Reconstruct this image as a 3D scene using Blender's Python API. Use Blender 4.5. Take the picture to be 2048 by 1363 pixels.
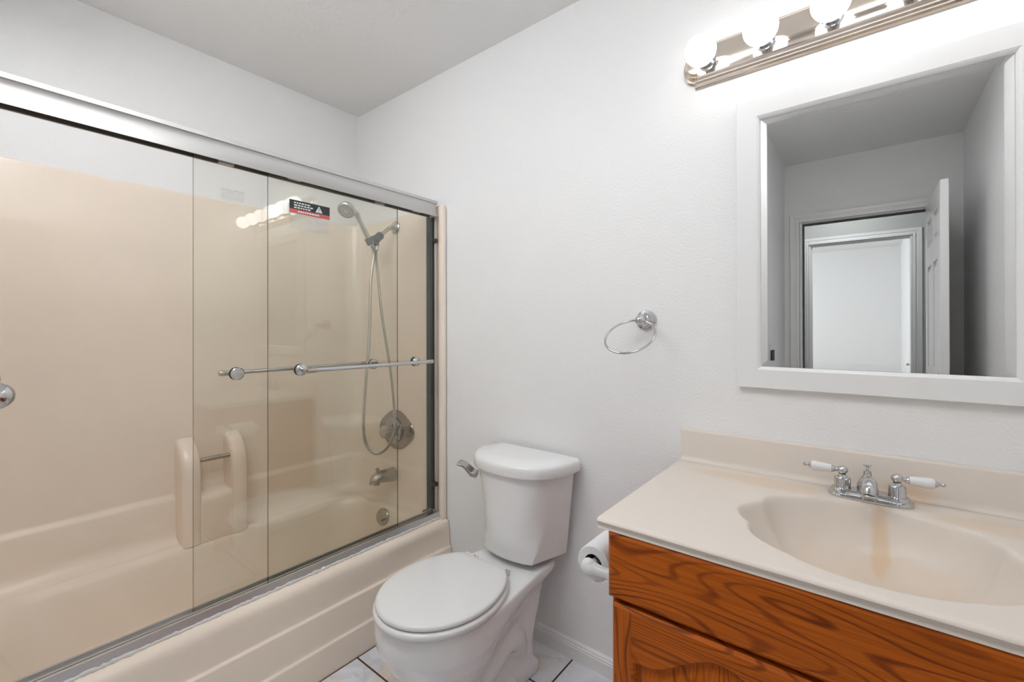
import bpy, bmesh, math, random
from mathutils import Vector, Matrix
random.seed(7)
PI = math.pi
for o in list(bpy.data.objects):
    bpy.data.objects.remove(o, do_unlink=True)
SC = bpy.context.scene
COL = SC.collection

# ------------------------------------------------------------------ camera
CAM = Vector((2.27556, -1.44304, 1.22145))
F_PX, YAW, PIT, ROL, V0 = 890.174, 0.672994, 0.00248, -0.00195, 657.169
fw = Vector((-math.sin(YAW)*math.cos(PIT), math.cos(YAW)*math.cos(PIT), math.sin(PIT)))
r0 = Vector((math.cos(YAW), math.sin(YAW), 0)); u0 = r0.cross(fw)
rt = r0*math.cos(ROL)+u0*math.sin(ROL); up = -r0*math.sin(ROL)+u0*math.cos(ROL)
cd = bpy.data.cameras.new('camera'); cam = bpy.data.objects.new('camera', cd); COL.objects.link(cam)
cd.sensor_fit = 'HORIZONTAL'; cd.sensor_width = 36.0; cd.lens = F_PX/2048*36.0
cd.shift_y = -(681.5-V0)/2048; cd.clip_start = 0.01
M = Matrix((rt, up, -fw)).transposed().to_4x4(); M.translation = CAM
cam.matrix_world = M
SC.camera = cam

# ------------------------------------------------------------------ world, light, exposure
W = bpy.data.worlds.new('world'); SC.world = W; W.use_nodes = True
W.node_tree.nodes['Background'].inputs[0].default_value = (0.75, 0.85, 1.0, 1)
W.node_tree.nodes['Background'].inputs[1].default_value = 1.0
vs = SC.view_settings
vs.view_transform = 'Standard'; vs.look = 'None'; vs.gamma = 1.0; vs.use_curve_mapping = False
vs.exposure = 0.52
BULB = 3.0                      # radiance of the six vanity globes
WINDOW_W = 36.0                 # daylight through the bedroom window
VANITY_FILL = 12.5                       # radiance of the added fill lamp in front of the vanity
HALL_FILL = 12.0                      # radiance of the added hallway fill lamp
CEIL_FILL = 8.5                  # radiance of the added long ceiling lamp's diffuser

def area(name, loc, target, sx, sy, power, col):
    l = bpy.data.lights.new(name, 'AREA'); l.shape = 'RECTANGLE'; l.size = sx; l.size_y = sy
    l.energy = power; l.color = col
    o = bpy.data.objects.new(name, l); COL.objects.link(o); o.location = loc
    o.rotation_euler = (Vector(target)-Vector(loc)).to_track_quat('-Z', 'Y').to_euler()
    return o
area('window_daylight', (-0.62, -5.3, 1.45), (3, -5.3, 1.1), 1.5, 1.2, WINDOW_W, (0.97, 0.985, 1.0))

# ------------------------------------------------------------------ materials
def lin(c):
    return tuple(((v/255)/12.92 if v/255 <= .04045 else ((v/255+.055)/1.055)**2.4) for v in c)+(1,)
MATS = {}
def nt(name):
    m = bpy.data.materials.new(name); m.use_nodes = True; MATS[name] = m
    t = m.node_tree; b = t.nodes['Principled BSDF']
    return m, t, b
def link(t, a, b): t.links.new(a, b)
def pm(name, col, rough=.5, metal=0., spec=.5, coat=0., var=None, bump=None):
    """plain procedural material; var=(scale, amount) mottles the colour, bump=(scale, strength, dist)"""
    m, t, b = nt(name)
    b.inputs['Base Color'].default_value = col; b.inputs['Roughness'].default_value = rough
    b.inputs['Metallic'].default_value = metal; b.inputs['Specular IOR Level'].default_value = spec
    b.inputs['Coat Weight'].default_value = coat; b.inputs['Coat Roughness'].default_value = .05
    tc = t.nodes.new('ShaderNodeTexCoord')
    if var:
        n = t.nodes.new('ShaderNodeTexNoise'); n.inputs['Scale'].default_value = var[0]; n.inputs['Detail'].default_value = 3
        mx = t.nodes.new('ShaderNodeMix'); mx.data_type = 'RGBA'; mx.blend_type = 'MULTIPLY'
        rp = t.nodes.new('ShaderNodeMapRange'); rp.inputs[1].default_value = .3; rp.inputs[2].default_value = .7
        rp.inputs[3].default_value = 1-var[1]; rp.inputs[4].default_value = 1+var[1]
        link(t, tc.outputs['Object'], n.inputs['Vector']); link(t, n.outputs['Fac'], rp.inputs[0])
        mx.inputs[0].default_value = 1; mx.inputs[6].default_value = col; link(t, rp.outputs[0], mx.inputs[7])
        link(t, mx.outputs[2], b.inputs['Base Color'])
    if bump:
        n = t.nodes.new('ShaderNodeTexNoise'); n.inputs['Scale'].default_value = bump[0]; n.inputs['Detail'].default_value = 2.5
        bp = t.nodes.new('ShaderNodeBump'); bp.inputs['Strength'].default_value = bump[1]; bp.inputs['Distance'].default_value = bump[2]
        link(t, tc.outputs['Object'], n.inputs['Vector']); link(t, n.outputs['Fac'], bp.inputs['Height'])
        link(t, bp.outputs['Normal'], b.inputs['Normal'])
    return m
pm('wall_paint', (.93, .93, .932, 1), .42, spec=.35, bump=(135, .42, .003))
pm('ceiling_paint', (.92, .92, .92, 1), .6, spec=.25, bump=(60, .35, .004))
pm('trim_paint', (.91, .91, .912, 1), .3)
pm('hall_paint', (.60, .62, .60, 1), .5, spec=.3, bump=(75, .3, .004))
pm('porcelain', (.92, .92, .925, 1), .09, coat=.5)
pm('seat_plastic', (.86, .86, .862, 1), .16)
pm('paper', (.86, .86, .87, 1), .9, spec=.1, bump=(260, .25, .002))
pm('fiberglass', (.95, .825, .70, 1), .24, var=(3.0, .03))
pm('chrome', (.60, .60, .61, 1), .06, 1.0)
pm('dark_chrome', (.46, .45, .44, 1), .10, 1.0)
pm('tarnished', (.34, .29, .25, 1), .14, 1.0)
pm('brushed_nickel', (.50, .47, .43, 1), .27, 1.0, bump=(300, .08, .001))
pm('satin_aluminum', (.66, .655, .65, 1), .52, 1.0)
pm('dull_aluminum', (.66, .66, .67, 1), .36, 1.0)
pm('warm_nickel', (.84, .75, .66, 1), .10, 1.0)
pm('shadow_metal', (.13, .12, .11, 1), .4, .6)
pm('jamb_shade', (.06, .075, .065, 1), .25)
pm('dark_rubber', (.03, .033, .033, 1), .5)
pm('dark_plastic', (.05, .055, .06, 1), .45)
pm('clear_knob', (.62, .60, .56, 1), .08, .35, coat=.6)
pm('spray_face', (.55, .56, .57, 1), .3, .4)
pm('ink', (.025, .035, .033, 1), .5)
pm('label_red', (.62, .13, .12, 1), .5)
pm('label_white', (.8, .8, .8, 1), .5)
pm('caulk', (.72, .69, .67, 1), .5)
pm('white_ceramic', (.82, .82, .83, 1), .12)
pm('cardboard', (.10, .06, .05, 1), .9)
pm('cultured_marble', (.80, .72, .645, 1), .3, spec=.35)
pm('carpet', (.35, .31, .27, 1), .95, bump=(400, .5, .004))

def glass_mat(name, tint, edge=False, film=0.0, filmcol=(1, 1, 1, 1)):
    """clear pane: straight transmission with a tint, plus Schlick-weighted mirror reflection"""
    m, t, b = nt(name); t.nodes.remove(b); out = t.nodes['Material Output']
    tr = t.nodes.new('ShaderNodeBsdfTransparent'); tr.inputs[0].default_value = tint
    gl = t.nodes.new('ShaderNodeBsdfGlossy'); gl.inputs['Roughness'].default_value = 0.0; gl.inputs[0].default_value = (1, 1, 1, 1)
    lw = t.nodes.new('ShaderNodeLayerWeight'); lw.inputs[0].default_value = .5
    p = t.nodes.new('ShaderNodeMath'); p.operation = 'POWER'; p.inputs[1].default_value = 5
    ma = t.nodes.new('ShaderNodeMath'); ma.operation = 'MULTIPLY_ADD'; ma.inputs[1].default_value = .95; ma.inputs[2].default_value = .05
    mx = t.nodes.new('ShaderNodeMixShader')
    link(t, lw.outputs['Facing'], p.inputs[0]); link(t, p.outputs[0], ma.inputs[0]); link(t, ma.outputs[0], mx.inputs[0])
    link(t, tr.outputs[0], mx.inputs[1]); link(t, gl.outputs[0], mx.inputs[2])
    last = mx.outputs[0]
    if film > 0:
        df = t.nodes.new('ShaderNodeBsdfDiffuse'); df.inputs[0].default_value = filmcol
        m2 = t.nodes.new('ShaderNodeMixShader'); m2.inputs[0].default_value = film
        link(t, last, m2.inputs[1]); link(t, df.outputs[0], m2.inputs[2]); last = m2.outputs[0]
    link(t, last, out.inputs['Surface'])
    return m
glass_mat('door_glass', (.978, .978, .955, 1))
glass_mat('label_film', (.97, .97, .96, 1), film=.06, filmcol=(.85, .85, .85, 1))
pm('glass_edge', (.045, .06, .045, 1), .15)

def mirror_mat():
    m, t, b = nt('mirror_glass')
    b.inputs['Base Color'].default_value = (.86, .87, .86, 1); b.inputs['Metallic'].default_value = 1; b.inputs['Roughness'].default_value = 0.0
mirror_mat()
def emit_mat(name, col, s):
    m, t, b = nt(name)
    b.inputs['Base Color'].default_value = (.9, .9, .9, 1); b.inputs['Roughness'].default_value = .2
    b.inputs['Emission Color'].default_value = col; b.inputs['Emission Strength'].default_value = s
emit_mat('lit_globe', (1.0, .985, .965, 1), BULB)
emit_mat('lit_vanity_fill', (.965, .985, 1.0, 1), VANITY_FILL)
emit_mat('lit_hall_fill', (.97, .985, 1.0, 1), HALL_FILL)
emit_mat('lit_ceiling_fill', (.965, .985, 1.0, 1), CEIL_FILL)

def wood_mat(name, axis):
    """oak with cathedral figure: contour lines of a noise field stretched along the grain"""
    m, t, b = nt(name)
    tc = t.nodes.new('ShaderNodeTexCoord'); mp = t.nodes.new('ShaderNodeMapping')
    mp.inputs['Scale'].default_value = (1.5, 6, 9.0) if axis == 'x' else (9.0, 6, 1.5)
    n = t.nodes.new('ShaderNodeTexNoise'); n.inputs['Scale'].default_value = 1.15; n.inputs['Detail'].default_value = 1.2; n.inputs['Roughness'].default_value = .36; n.inputs['Distortion'].default_value = .12
    k = t.nodes.new('ShaderNodeMath'); k.operation = 'MULTIPLY'; k.inputs[1].default_value = 135
    s = t.nodes.new('ShaderNodeMath'); s.operation = 'SINE'
    mr = t.nodes.new('ShaderNodeMapRange'); mr.inputs[1].default_value = .45; mr.inputs[2].default_value = 1.0; mr.inputs[3].default_value = 0; mr.inputs[4].default_value = 1
    mp2 = t.nodes.new('ShaderNodeMapping'); mp2.inputs['Scale'].default_value = (5, 60, 260) if axis == 'x' else (260, 60, 5)
    n2 = t.nodes.new('ShaderNodeTexNoise'); n2.inputs['Scale'].default_value = 1.0; n2.inputs['Detail'].default_value = 3
    mp3 = t.nodes.new('ShaderNodeMapping'); mp3.inputs['Scale'].default_value = (2, 2, 9) if axis == 'x' else (9, 2, 2)
    n3 = t.nodes.new('ShaderNodeTexNoise'); n3.inputs['Scale'].default_value = 1.6; n3.inputs['Detail'].default_value = 2
    for a in (mp, mp2, mp3): link(t, tc.outputs['Object'], a.inputs['Vector'])
    link(t, mp.outputs[0], n.inputs['Vector']); link(t, mp2.outputs[0], n2.inputs['Vector']); link(t, mp3.outputs[0], n3.inputs['Vector'])
    link(t, n.outputs['Fac'], k.inputs[0]); link(t, k.outputs[0], s.inputs[0]); link(t, s.outputs[0], mr.inputs[0])
    f1 = t.nodes.new('ShaderNodeMath'); f1.operation = 'MULTIPLY'
    m3 = t.nodes.new('ShaderNodeMapRange'); m3.inputs[1].default_value = .38; m3.inputs[2].default_value = .66; m3.inputs[3].default_value = .5; m3.inputs[4].default_value = 1
    link(t, n3.outputs['Fac'], m3.inputs[0]); link(t, mr.outputs[0], f1.inputs[0]); link(t, m3.outputs[0], f1.inputs[1])
    c1 = t.nodes.new('ShaderNodeMix'); c1.data_type = 'RGBA'
    c1.inputs[6].default_value = (.50, .112, .006, 1); c1.inputs[7].default_value = (.20, .036, .003, 1)
    link(t, f1.outputs[0], c1.inputs[0])
    r2 = t.nodes.new('ShaderNodeMapRange'); r2.inputs[1].default_value = .35; r2.inputs[2].default_value = .65; r2.inputs[3].default_value = .80; r2.inputs[4].default_value = 1.10
    link(t, n2.outputs['Fac'], r2.inputs[0])
    c2 = t.nodes.new('ShaderNodeMix'); c2.data_type = 'RGBA'; c2.blend_type = 'MULTIPLY'; c2.inputs[0].default_value = 1
    link(t, c1.outputs[2], c2.inputs[6]); link(t, r2.outputs[0], c2.inputs[7])
    link(t, c2.outputs[2], b.inputs['Base Color'])
    b.inputs['Roughness'].default_value = .38; b.inputs['Specular IOR Level'].default_value = .22
    bp = t.nodes.new('ShaderNodeBump'); bp.inputs['Strength'].default_value = .12; bp.inputs['Distance'].default_value = .001
    link(t, n2.outputs['Fac'], bp.inputs['Height']); link(t, bp.outputs['Normal'], b.inputs['Normal'])
wood_mat('oak_x', 'x'); wood_mat('oak_z', 'z')

def tile_mat():
    m, t, b = nt('floor_tile')
    tc = t.nodes.new('ShaderNodeTexCoord'); mp = t.nodes.new('ShaderNodeMapping')
    S = 1/.3175
    mp.inputs['Scale'].default_value = (S, S, S); mp.inputs['Location'].default_value = (-1.4187*S+10, .5027*S+10-.0, 0)
    link(t, tc.outputs['Object'], mp.inputs['Vector'])
    sp = t.nodes.new('ShaderNodeSeparateXYZ'); link(t, mp.outputs[0], sp.inputs[0])
    def edge(sock):
        f = t.nodes.new('ShaderNodeMath'); f.operation = 'FRACT'; link(t, sock, f.inputs[0])
        a = t.nodes.new('ShaderNodeMath'); a.operation = 'SUBTRACT'; a.inputs[1].default_value = .5; link(t, f.outputs[0], a.inputs[0])
        c = t.nodes.new('ShaderNodeMath'); c.operation = 'ABSOLUTE'; link(t, a.outputs[0], c.inputs[0]); return c.outputs[0]
    mx = t.nodes.new('ShaderNodeMath'); mx.operation = 'MAXIMUM'
    link(t, edge(sp.outputs[0]), mx.inputs[0]); link(t, edge(sp.outputs[1]), mx.inputs[1])
    g = t.nodes.new('ShaderNodeMapRange'); g.inputs[1].default_value = .4885; g.inputs[2].default_value = .4905; link(t, mx.outputs[0], g.inputs[0])
    n = t.nodes.new('ShaderNodeTexNoise'); n.inputs['Scale'].default_value = 5.2; n.inputs['Detail'].default_value = 3; link(t, tc.outputs['Object'], n.inputs['Vector'])
    cr = t.nodes.new('ShaderNodeValToRGB'); cr.color_ramp.elements[0].position = .50; cr.color_ramp.elements[0].color = (.87, .88, .93, 1)
    cr.color_ramp.elements[1].position = .64; cr.color_ramp.elements[1].color = (.86, .73, .64, 1); link(t, n.outputs['Fac'], cr.inputs[0])
    n4 = t.nodes.new('ShaderNodeTexNoise'); n4.inputs['Scale'].default_value = 9; n4.inputs['Detail'].default_value = 6; n4.inputs['Distortion'].default_value = 1.5; link(t, tc.outputs['Object'], n4.inputs['Vector'])
    vv = t.nodes.new('ShaderNodeMapRange'); vv.inputs[1].default_value = .35; vv.inputs[2].default_value = .5; vv.inputs[3].default_value = .86; vv.inputs[4].default_value = 1; link(t, n4.outputs['Fac'], vv.inputs[0])
    mm = t.nodes.new('ShaderNodeMix'); mm.data_type = 'RGBA'; mm.blend_type = 'MULTIPLY'; mm.inputs[0].default_value = 1
    link(t, cr.outputs[0], mm.inputs[6]); link(t, vv.outputs[0], mm.inputs[7])
    fx = t.nodes.new('ShaderNodeMix'); fx.data_type = 'RGBA'; fx.inputs[7].default_value = (.085, .05, .036, 1)
    link(t, g.outputs[0], fx.inputs[0]); link(t, mm.outputs[2], fx.inputs[6]); link(t, fx.outputs[2], b.inputs['Base Color'])
    rr = t.nodes.new('ShaderNodeMapRange'); rr.inputs[3].default_value = .16; rr.inputs[4].default_value = .85; link(t, g.outputs[0], rr.inputs[0]); link(t, rr.outputs[0], b.inputs['Roughness'])
    iv = t.nodes.new('ShaderNodeMath'); iv.operation = 'SUBTRACT'; iv.inputs[0].default_value = 1; link(t, g.outputs[0], iv.inputs[1])
    bp = t.nodes.new('ShaderNodeBump'); bp.inputs['Strength'].default_value = .6; bp.inputs['Distance'].default_value = .002; link(t, iv.outputs[0], bp.inputs['Height']); link(t, bp.outputs['Normal'], b.inputs['Normal'])
tile_mat()

def marble_stains_and_bounce():
    """worn rust stains of the sink and the backsplash, placed where they are on the real top, plus a basin yellowing painted for bounced light and wear"""
    m = MATS['cultured_marble']; t = m.node_tree; b = t.nodes['Principled BSDF']
    tc = t.nodes.new('ShaderNodeTexCoord'); sp = t.nodes.new('ShaderNodeSeparateXYZ'); link(t, tc.outputs['Object'], sp.inputs[0])
    n = t.nodes.new('ShaderNodeTexNoise'); n.inputs['Scale'].default_value = 14; n.inputs['Detail'].default_value = 3; link(t, tc.outputs['Object'], n.inputs['Vector'])
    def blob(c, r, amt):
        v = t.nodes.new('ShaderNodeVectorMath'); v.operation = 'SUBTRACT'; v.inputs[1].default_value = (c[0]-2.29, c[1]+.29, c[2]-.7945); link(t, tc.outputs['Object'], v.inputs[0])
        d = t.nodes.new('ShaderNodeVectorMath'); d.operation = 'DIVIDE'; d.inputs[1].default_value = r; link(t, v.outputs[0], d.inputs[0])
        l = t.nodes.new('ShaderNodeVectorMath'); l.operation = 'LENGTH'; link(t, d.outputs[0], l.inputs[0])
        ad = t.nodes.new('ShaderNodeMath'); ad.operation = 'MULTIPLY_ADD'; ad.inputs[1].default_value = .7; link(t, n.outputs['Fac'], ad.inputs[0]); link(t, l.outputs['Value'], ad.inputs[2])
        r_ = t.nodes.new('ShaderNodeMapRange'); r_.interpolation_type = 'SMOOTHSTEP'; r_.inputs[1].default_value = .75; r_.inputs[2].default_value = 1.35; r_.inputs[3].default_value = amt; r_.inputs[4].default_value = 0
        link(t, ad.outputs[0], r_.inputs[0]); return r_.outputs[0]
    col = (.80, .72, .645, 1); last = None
    for c, r, a in [((2.279, -.322, .70), (.25, .23, .105), .30), ((2.297, -.16, .75), (.022, .10, .12), .55), ((2.36, -.03, .835), (.07, .05, .03), .5), ((2.06, -.10, .816), (.22, .06, .02), .35), ((2.55, -.12, .816), (.25, .06, .02), .3)]:  # first blob yellows the whole basin for bounced light and wear
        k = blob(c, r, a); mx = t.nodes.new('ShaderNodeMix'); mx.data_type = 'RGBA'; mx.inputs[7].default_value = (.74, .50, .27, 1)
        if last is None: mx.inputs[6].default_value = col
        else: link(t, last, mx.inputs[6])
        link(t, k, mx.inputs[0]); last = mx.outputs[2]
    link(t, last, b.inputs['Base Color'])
marble_stains_and_bounce()

# ------------------------------------------------------------------ mesh helpers
def wpos(o):
    v = Vector((0, 0, 0))
    while o: v += o.location; o = o.parent
    return v
def obj(name, bm, mats, parent=None, loc=None, smooth=35, bevel=0, seg=2, label=None):
    """link a bmesh drawn in world coordinates as ONE mesh object"""
    base = wpos(parent) if parent else Vector((0, 0, 0))
    l = Vector(loc) - base if loc is not None else Vector((0, 0, 0))
    if loc is None and not parent: l = Vector((0, 0, 0))
    bmesh.ops.recalc_face_normals(bm, faces=bm.faces)
    bmesh.ops.translate(bm, verts=bm.verts, vec=-(base+l))
    me = bpy.data.meshes.new(name); bm.to_mesh(me); bm.free()
    for m in (mats if isinstance(mats, (list, tuple)) else [mats]): me.materials.append(MATS[m])
    o = bpy.data.objects.new(name, me); COL.objects.link(o); o.location = l
    if parent: o.parent = parent
    if smooth:
        me.shade_smooth(); me.set_sharp_from_angle(angle=math.radians(smooth))
    if bevel:
        md = o.modifiers.new('bevel', 'BEVEL'); md.width = bevel; md.segments = seg; md.limit_method = 'ANGLE'; md.angle_limit = math.radians(40); md.harden_normals = False
    if label: o['label'] = label
    return o
def tag(o, label, cat, group=None):
    o['label'] = label; o['category'] = cat
    if group: o['group'] = group
    return o
def thing(name, label, cat, loc, group=None):
    o = bpy.data.objects.new(name, None); COL.objects.link(o); o.location = loc; o.empty_display_size = .05
    return tag(o, label, cat, group)
def struct(name, bm, mats, **k):
    o = obj(name, bm, mats, **k); o['kind'] = 'structure'; return o
def BM(): return bmesh.new()
def box(bm, x0, x1, y0, y1, z0, z1, mi=0):
    v = [bm.verts.new(p) for p in [(x0, y0, z0), (x1, y0, z0), (x1, y1, z0), (x0, y1, z0), (x0, y0, z1), (x1, y0, z1), (x1, y1, z1), (x0, y1, z1)]]
    for f in [(0, 3, 2, 1), (4, 5, 6, 7), (0, 1, 5, 4), (1, 2, 6, 5), (2, 3, 7, 6), (3, 0, 4, 7)]:
        bm.faces.new([v[i] for i in f]).material_index = mi
    return bm
def loft(bm, loops, closed=True, cap0=True, cap1=True, mi=0):
    L = [[bm.verts.new(p) for p in lp] for lp in loops]
    for a, b in zip(L[:-1], L[1:]):
        n = len(a)
        for i in range(n if closed else n-1):
            j = (i+1) % n
            try: bm.faces.new((a[i], a[j], b[j], b[i])).material_index = mi
            except ValueError: pass
    if cap0: bm.faces.new(L[0]).material_index = mi
    if cap1: bm.faces.new(L[-1][::-1]).material_index = mi
    return L
def frame_of(d):
    d = Vector(d).normalized(); a = Vector((0, 0, 1)) if abs(d.z) < .9 else Vector((1, 0, 0))
    x = d.cross(a).normalized(); return x, d.cross(x).normalized(), d
def lathe(bm, prof, org, axis, seg=32, mi=0, cap=True, sx=1, sy=1):
    x, y, d = frame_of(axis); org = Vector(org)
    loops = [[org + d*h + x*(r*sx*math.cos(2*PI*i/seg)) + y*(r*sy*math.sin(2*PI*i/seg)) for i in range(seg)] for r, h in prof]
    return loft(bm, loops, True, cap, cap, mi)
def smooth_path(pts, n=8):
    P = [Vector(p) for p in pts]; out = []
    for i in range(len(P)-1):
        a = P[max(i-1, 0)]; b = P[i]; c = P[i+1]; d = P[min(i+2, len(P)-1)]
        for k in range(n):
            t = k/n; out.append(.5*((2*b)+(c-a)*t+(2*a-5*b+4*c-d)*t*t+(3*b-a-3*c+d)*t**3))
    out.append(P[-1]); return out
def tube(bm, pts, rad, seg=12, closed=False, caps=True, mi=0, sx=1, sy=1):
    P = [Vector(p) for p in pts]; n = len(P); loops = []
    R = rad if isinstance(rad, (list, tuple)) else [rad]*n
    ref = None
    for i in range(n):
        t = (P[(i+1) % n]-P[i-1]) if closed else (P[min(i+1, n-1)]-P[max(i-1, 0)])
        t.normalize()
        if ref is None: ref = frame_of(t)[0]
        x = (ref - t*ref.dot(t)).normalized(); ref = x; y = t.cross(x)
        loops.append([P[i]+x*(R[i]*sx*math.cos(2*PI*k/seg))+y*(R[i]*sy*math.sin(2*PI*k/seg)) for k in range(seg)])
    if closed: loops.append(loops[0]); L = loft(bm, loops, True, False, False, mi); bmesh.ops.remove_doubles(bm, verts=bm.verts, dist=1e-6)
    else: loft(bm, loops, True, caps, caps, mi)
def sphere(bm, c, r, seg=24, sx=1, sy=1, sz=1, mi=0):
    c = Vector(c); n = seg//2
    loops = []
    for i in range(1, n):
        a = PI*i/n
        loops.append([c+Vector((r*sx*math.sin(a)*math.cos(2*PI*k/seg), r*sy*math.sin(a)*math.sin(2*PI*k/seg), r*sz*math.cos(a))) for k in range(seg)])
    L = loft(bm, loops, True, False, False, mi)
    t = bm.verts.new(c+Vector((0, 0, r*sz))); b = bm.verts.new(c-Vector((0, 0, r*sz)))
    for k in range(seg):
        bm.faces.new((t, L[0][k], L[0][(k+1) % seg])).material_index = mi; bm.faces.new((b, L[-1][(k+1) % seg], L[-1][k])).material_index = mi
def extrude_y(bm, prof, y0, y1, mi=0):
    loft(bm, [[(x, y0, z) for x, z in prof], [(x, y1, z) for x, z in prof]], True, True, True, mi)
def extrude_x(bm, prof, x0, x1, mi=0):
    loft(bm, [[(x0, y, z) for y, z in prof], [(x1, y, z) for y, z in prof]], True, True, True, mi)

# ------------------------------------------------------------------ room shell
CEIL = 2.44; XR = 2.745; YF = -2.46; XC = 1.795; YT = -1.50
T = .10
D1a, D1b, DH = 1.893, 2.60, 2.0          # bathroom doorway
D2a, D2b = 1.858, 2.572                  # bedroom doorway across the hall
HY0, HY1 = YF-T, -3.54                   # hallway
BY0, BY1 = HY1-T, -7.15; BXR = 2.665; BXL = -.5
struct('floor', box(BM(), -.1, XR+.1, YF-T/2, .1, -.08, 0), 'floor_tile')
struct('ceiling', box(BM(), -.1, XR+.1, YF-T, .1, CEIL, CEIL+.08), 'ceiling_paint')
struct('wall_left', box(BM(), -.1, 0, YF-T, .1, 0, CEIL), 'wall_paint')
struct('wall_back', box(BM(), 0, XR, 0, .1, 0, CEIL), 'wall_paint')
struct('wall_right', box(BM(), XR, XR+.1, YF-T, .1, 0, CEIL), 'wall_paint')
struct('wall_closet', box(BM(), 0, XC, YF, YT, 0, CEIL), 'wall_paint', smooth=0)
def doorwall(xa, xb, da, db, y0, y1, h, ztop=CEIL):
    bm = BM()
    box(bm, xa, da, y0, y1, 0, ztop); box(bm, db, xb, y0, y1, 0, ztop); box(bm, da, db, y0, y1, h, ztop)
    return bm
struct('wall_front', doorwall(0, XR, D1a, D1b, YF-T, YF, DH), 'wall_paint', smooth=0)
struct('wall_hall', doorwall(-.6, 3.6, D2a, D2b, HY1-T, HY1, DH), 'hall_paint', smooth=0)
bm = BM(); box(bm, -.6, 3.6, HY1-T, YF-T/2, -.08, 0); box(bm, BXL-.1, BXR+.1, BY1-.1, HY1-T, -.08, 0)
struct('floor_hall', bm, 'carpet')
bm = BM(); box(bm, -.6, 3.6, HY1-T, YF-T, CEIL, CEIL+.08); box(bm, BXL-.1, BXR+.1, BY1-.1, HY1-T, CEIL, CEIL+.08)
struct('ceiling_hall', bm, 'ceiling_paint')
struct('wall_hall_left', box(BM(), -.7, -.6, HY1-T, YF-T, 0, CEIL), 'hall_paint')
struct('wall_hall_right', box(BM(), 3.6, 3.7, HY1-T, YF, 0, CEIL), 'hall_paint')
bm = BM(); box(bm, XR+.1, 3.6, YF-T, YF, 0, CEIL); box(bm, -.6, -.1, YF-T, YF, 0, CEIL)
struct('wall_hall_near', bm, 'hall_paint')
struct('wall_bedroom_far', box(BM(), BXL, BXR, BY1-.1, BY1, 0, CEIL), 'wall_paint')
struct('wall_bedroom_right', box(BM(), BXR, BXR+.1, BY1-.1, HY1-T, 0, CEIL), 'wall_paint')
bm = BM(); wy0, wy1, wz0, wz1 = -6.05, -4.55, .85, 2.05
box(bm, BXL-.1, BXL, BY1-.1, wy0, 0, CEIL); box(bm, BXL-.1, BXL, wy1, HY1-T, 0, CEIL)
box(bm, BXL-.1, BXL, wy0, wy1, 0, wz0); box(bm, BXL-.1, BXL, wy0, wy1, wz1, CEIL)
struct('wall_bedroom_left', bm, 'wall_paint', smooth=0)

def casing(name, da, db, h, y, s, yj0, yj1, clip=None):
    """moulded casing on face y (projecting s) with the jamb lining from yj0 to yj1"""
    bm = BM(); w = .062
    for off, wd, th in [(.004, w, .010), (.004, .018, .017), (.030, .036, .014)]:
        a0 = off; a1 = off+wd if wd < w else w
        if (off, wd) == (.030, .036): a0, a1 = .036, w
        ya, yb = sorted((y, y+s*th))
        xr = min(db+a1, clip) if clip else db+a1
        box(bm, da-a1, da-a0, ya, yb, 0, h+a1); box(bm, db+a0, xr, ya, yb, 0, h+a1); box(bm, da-a0, db+a0, ya, yb, h+a0, h+a1)
    box(bm, da-.004, da+.012, yj0, yj1, 0, h+.012); box(bm, db-.012, db+.004, yj0, yj1, 0, h+.012); box(bm, da+.012, db-.012, yj0, yj1, h-.004, h+.012)
    ym = (yj0+yj1)/2
    box(bm, da+.012, da+.022, ym-.017, ym+.017, 0, h-.014); box(bm, da+.012, db-.012, ym-.017, ym+.017, h-.014, h-.004)
    return struct(name, bm, 'trim_paint', smooth=0, bevel=.002)
casing('trim_1', D1a, D1b, DH, YF, 1, YF-T-.002, YF+.002)
casing('trim_2', D1a, D1b, DH, YF-T, -1, YF-T*.6, YF-T*.4)
casing('trim_3', D2a, D2b, DH, HY1, 1, HY1-T-.002, HY1+.002)

def panel_door(name, x0, x1, y0, y1, h, hinge_x, hinges):
    """six-panel slab standing open along y (y0 free edge, y1 hinge edge)"""
    d = BM(); t = .009; st = .105; W_ = y0-y1
    box(d, x0+t, x1-t, y1+.01, y0-.01, .02, h-.01)
    cols = [(y1+st, y1+W_/2-.045), (y1+W_/2+.045, y0-st)]; rows = [(.24, .80), (.94, 1.60), (1.72, h-.115)]
    ys = [(y1, y1+st), (y1+W_/2-.045, y1+W_/2+.045), (y0-st, y0)]
    for a, b in ys: box(d, x0, x1, a, b, .012, h)
    zs = [(.012, .24), (.80, .94), (1.60, 1.72), (h-.115, h)]
    for a, b in cols:
        for z0, z1 in zs: box(d, x0, x1, a, b, z0, z1)
        for z0, z1 in rows: box(d, x0+.003, x1-.003, a+.03, b-.03, z0+.03, z1-.03)
    o = struct(name, d, 'trim_paint', loc=(x0, y1, 0), smooth=0, bevel=.004)
    for s, xx in ((-1, x0), (1, x1)):
        k = BM(); lathe(k, [(.001, 0), (.03, 0), (.03, .006), (.012, .010), (.011, .03), (.024, .038), (.028, .05), (.022, .062), (.001, .066)], (xx, y0-.06, .90), (s, 0, 0), 24)
        obj('door_knob', k, 'chrome', o)
    for z in hinges:
        k = BM(); lathe(k, [(.006, -.045), (.006, .045)], (hinge_x, y1-.004, z), (0, 0, 1), 10); box(k, hinge_x-.03, hinge_x, y1-.003, y1+.0005, z-.045, z+.045)
        obj('hinge', k, 'dull_aluminum', o)
    return o
panel_door('door_1', 2.571, 2.606, -1.737, -2.452, 1.992, 2.606, (.25, 1.0, 1.75))
panel_door('door_2', 2.606, 2.641, -3.70, -4.41, 1.985, 2.641, (.25, 1.0, 1.75))
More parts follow.
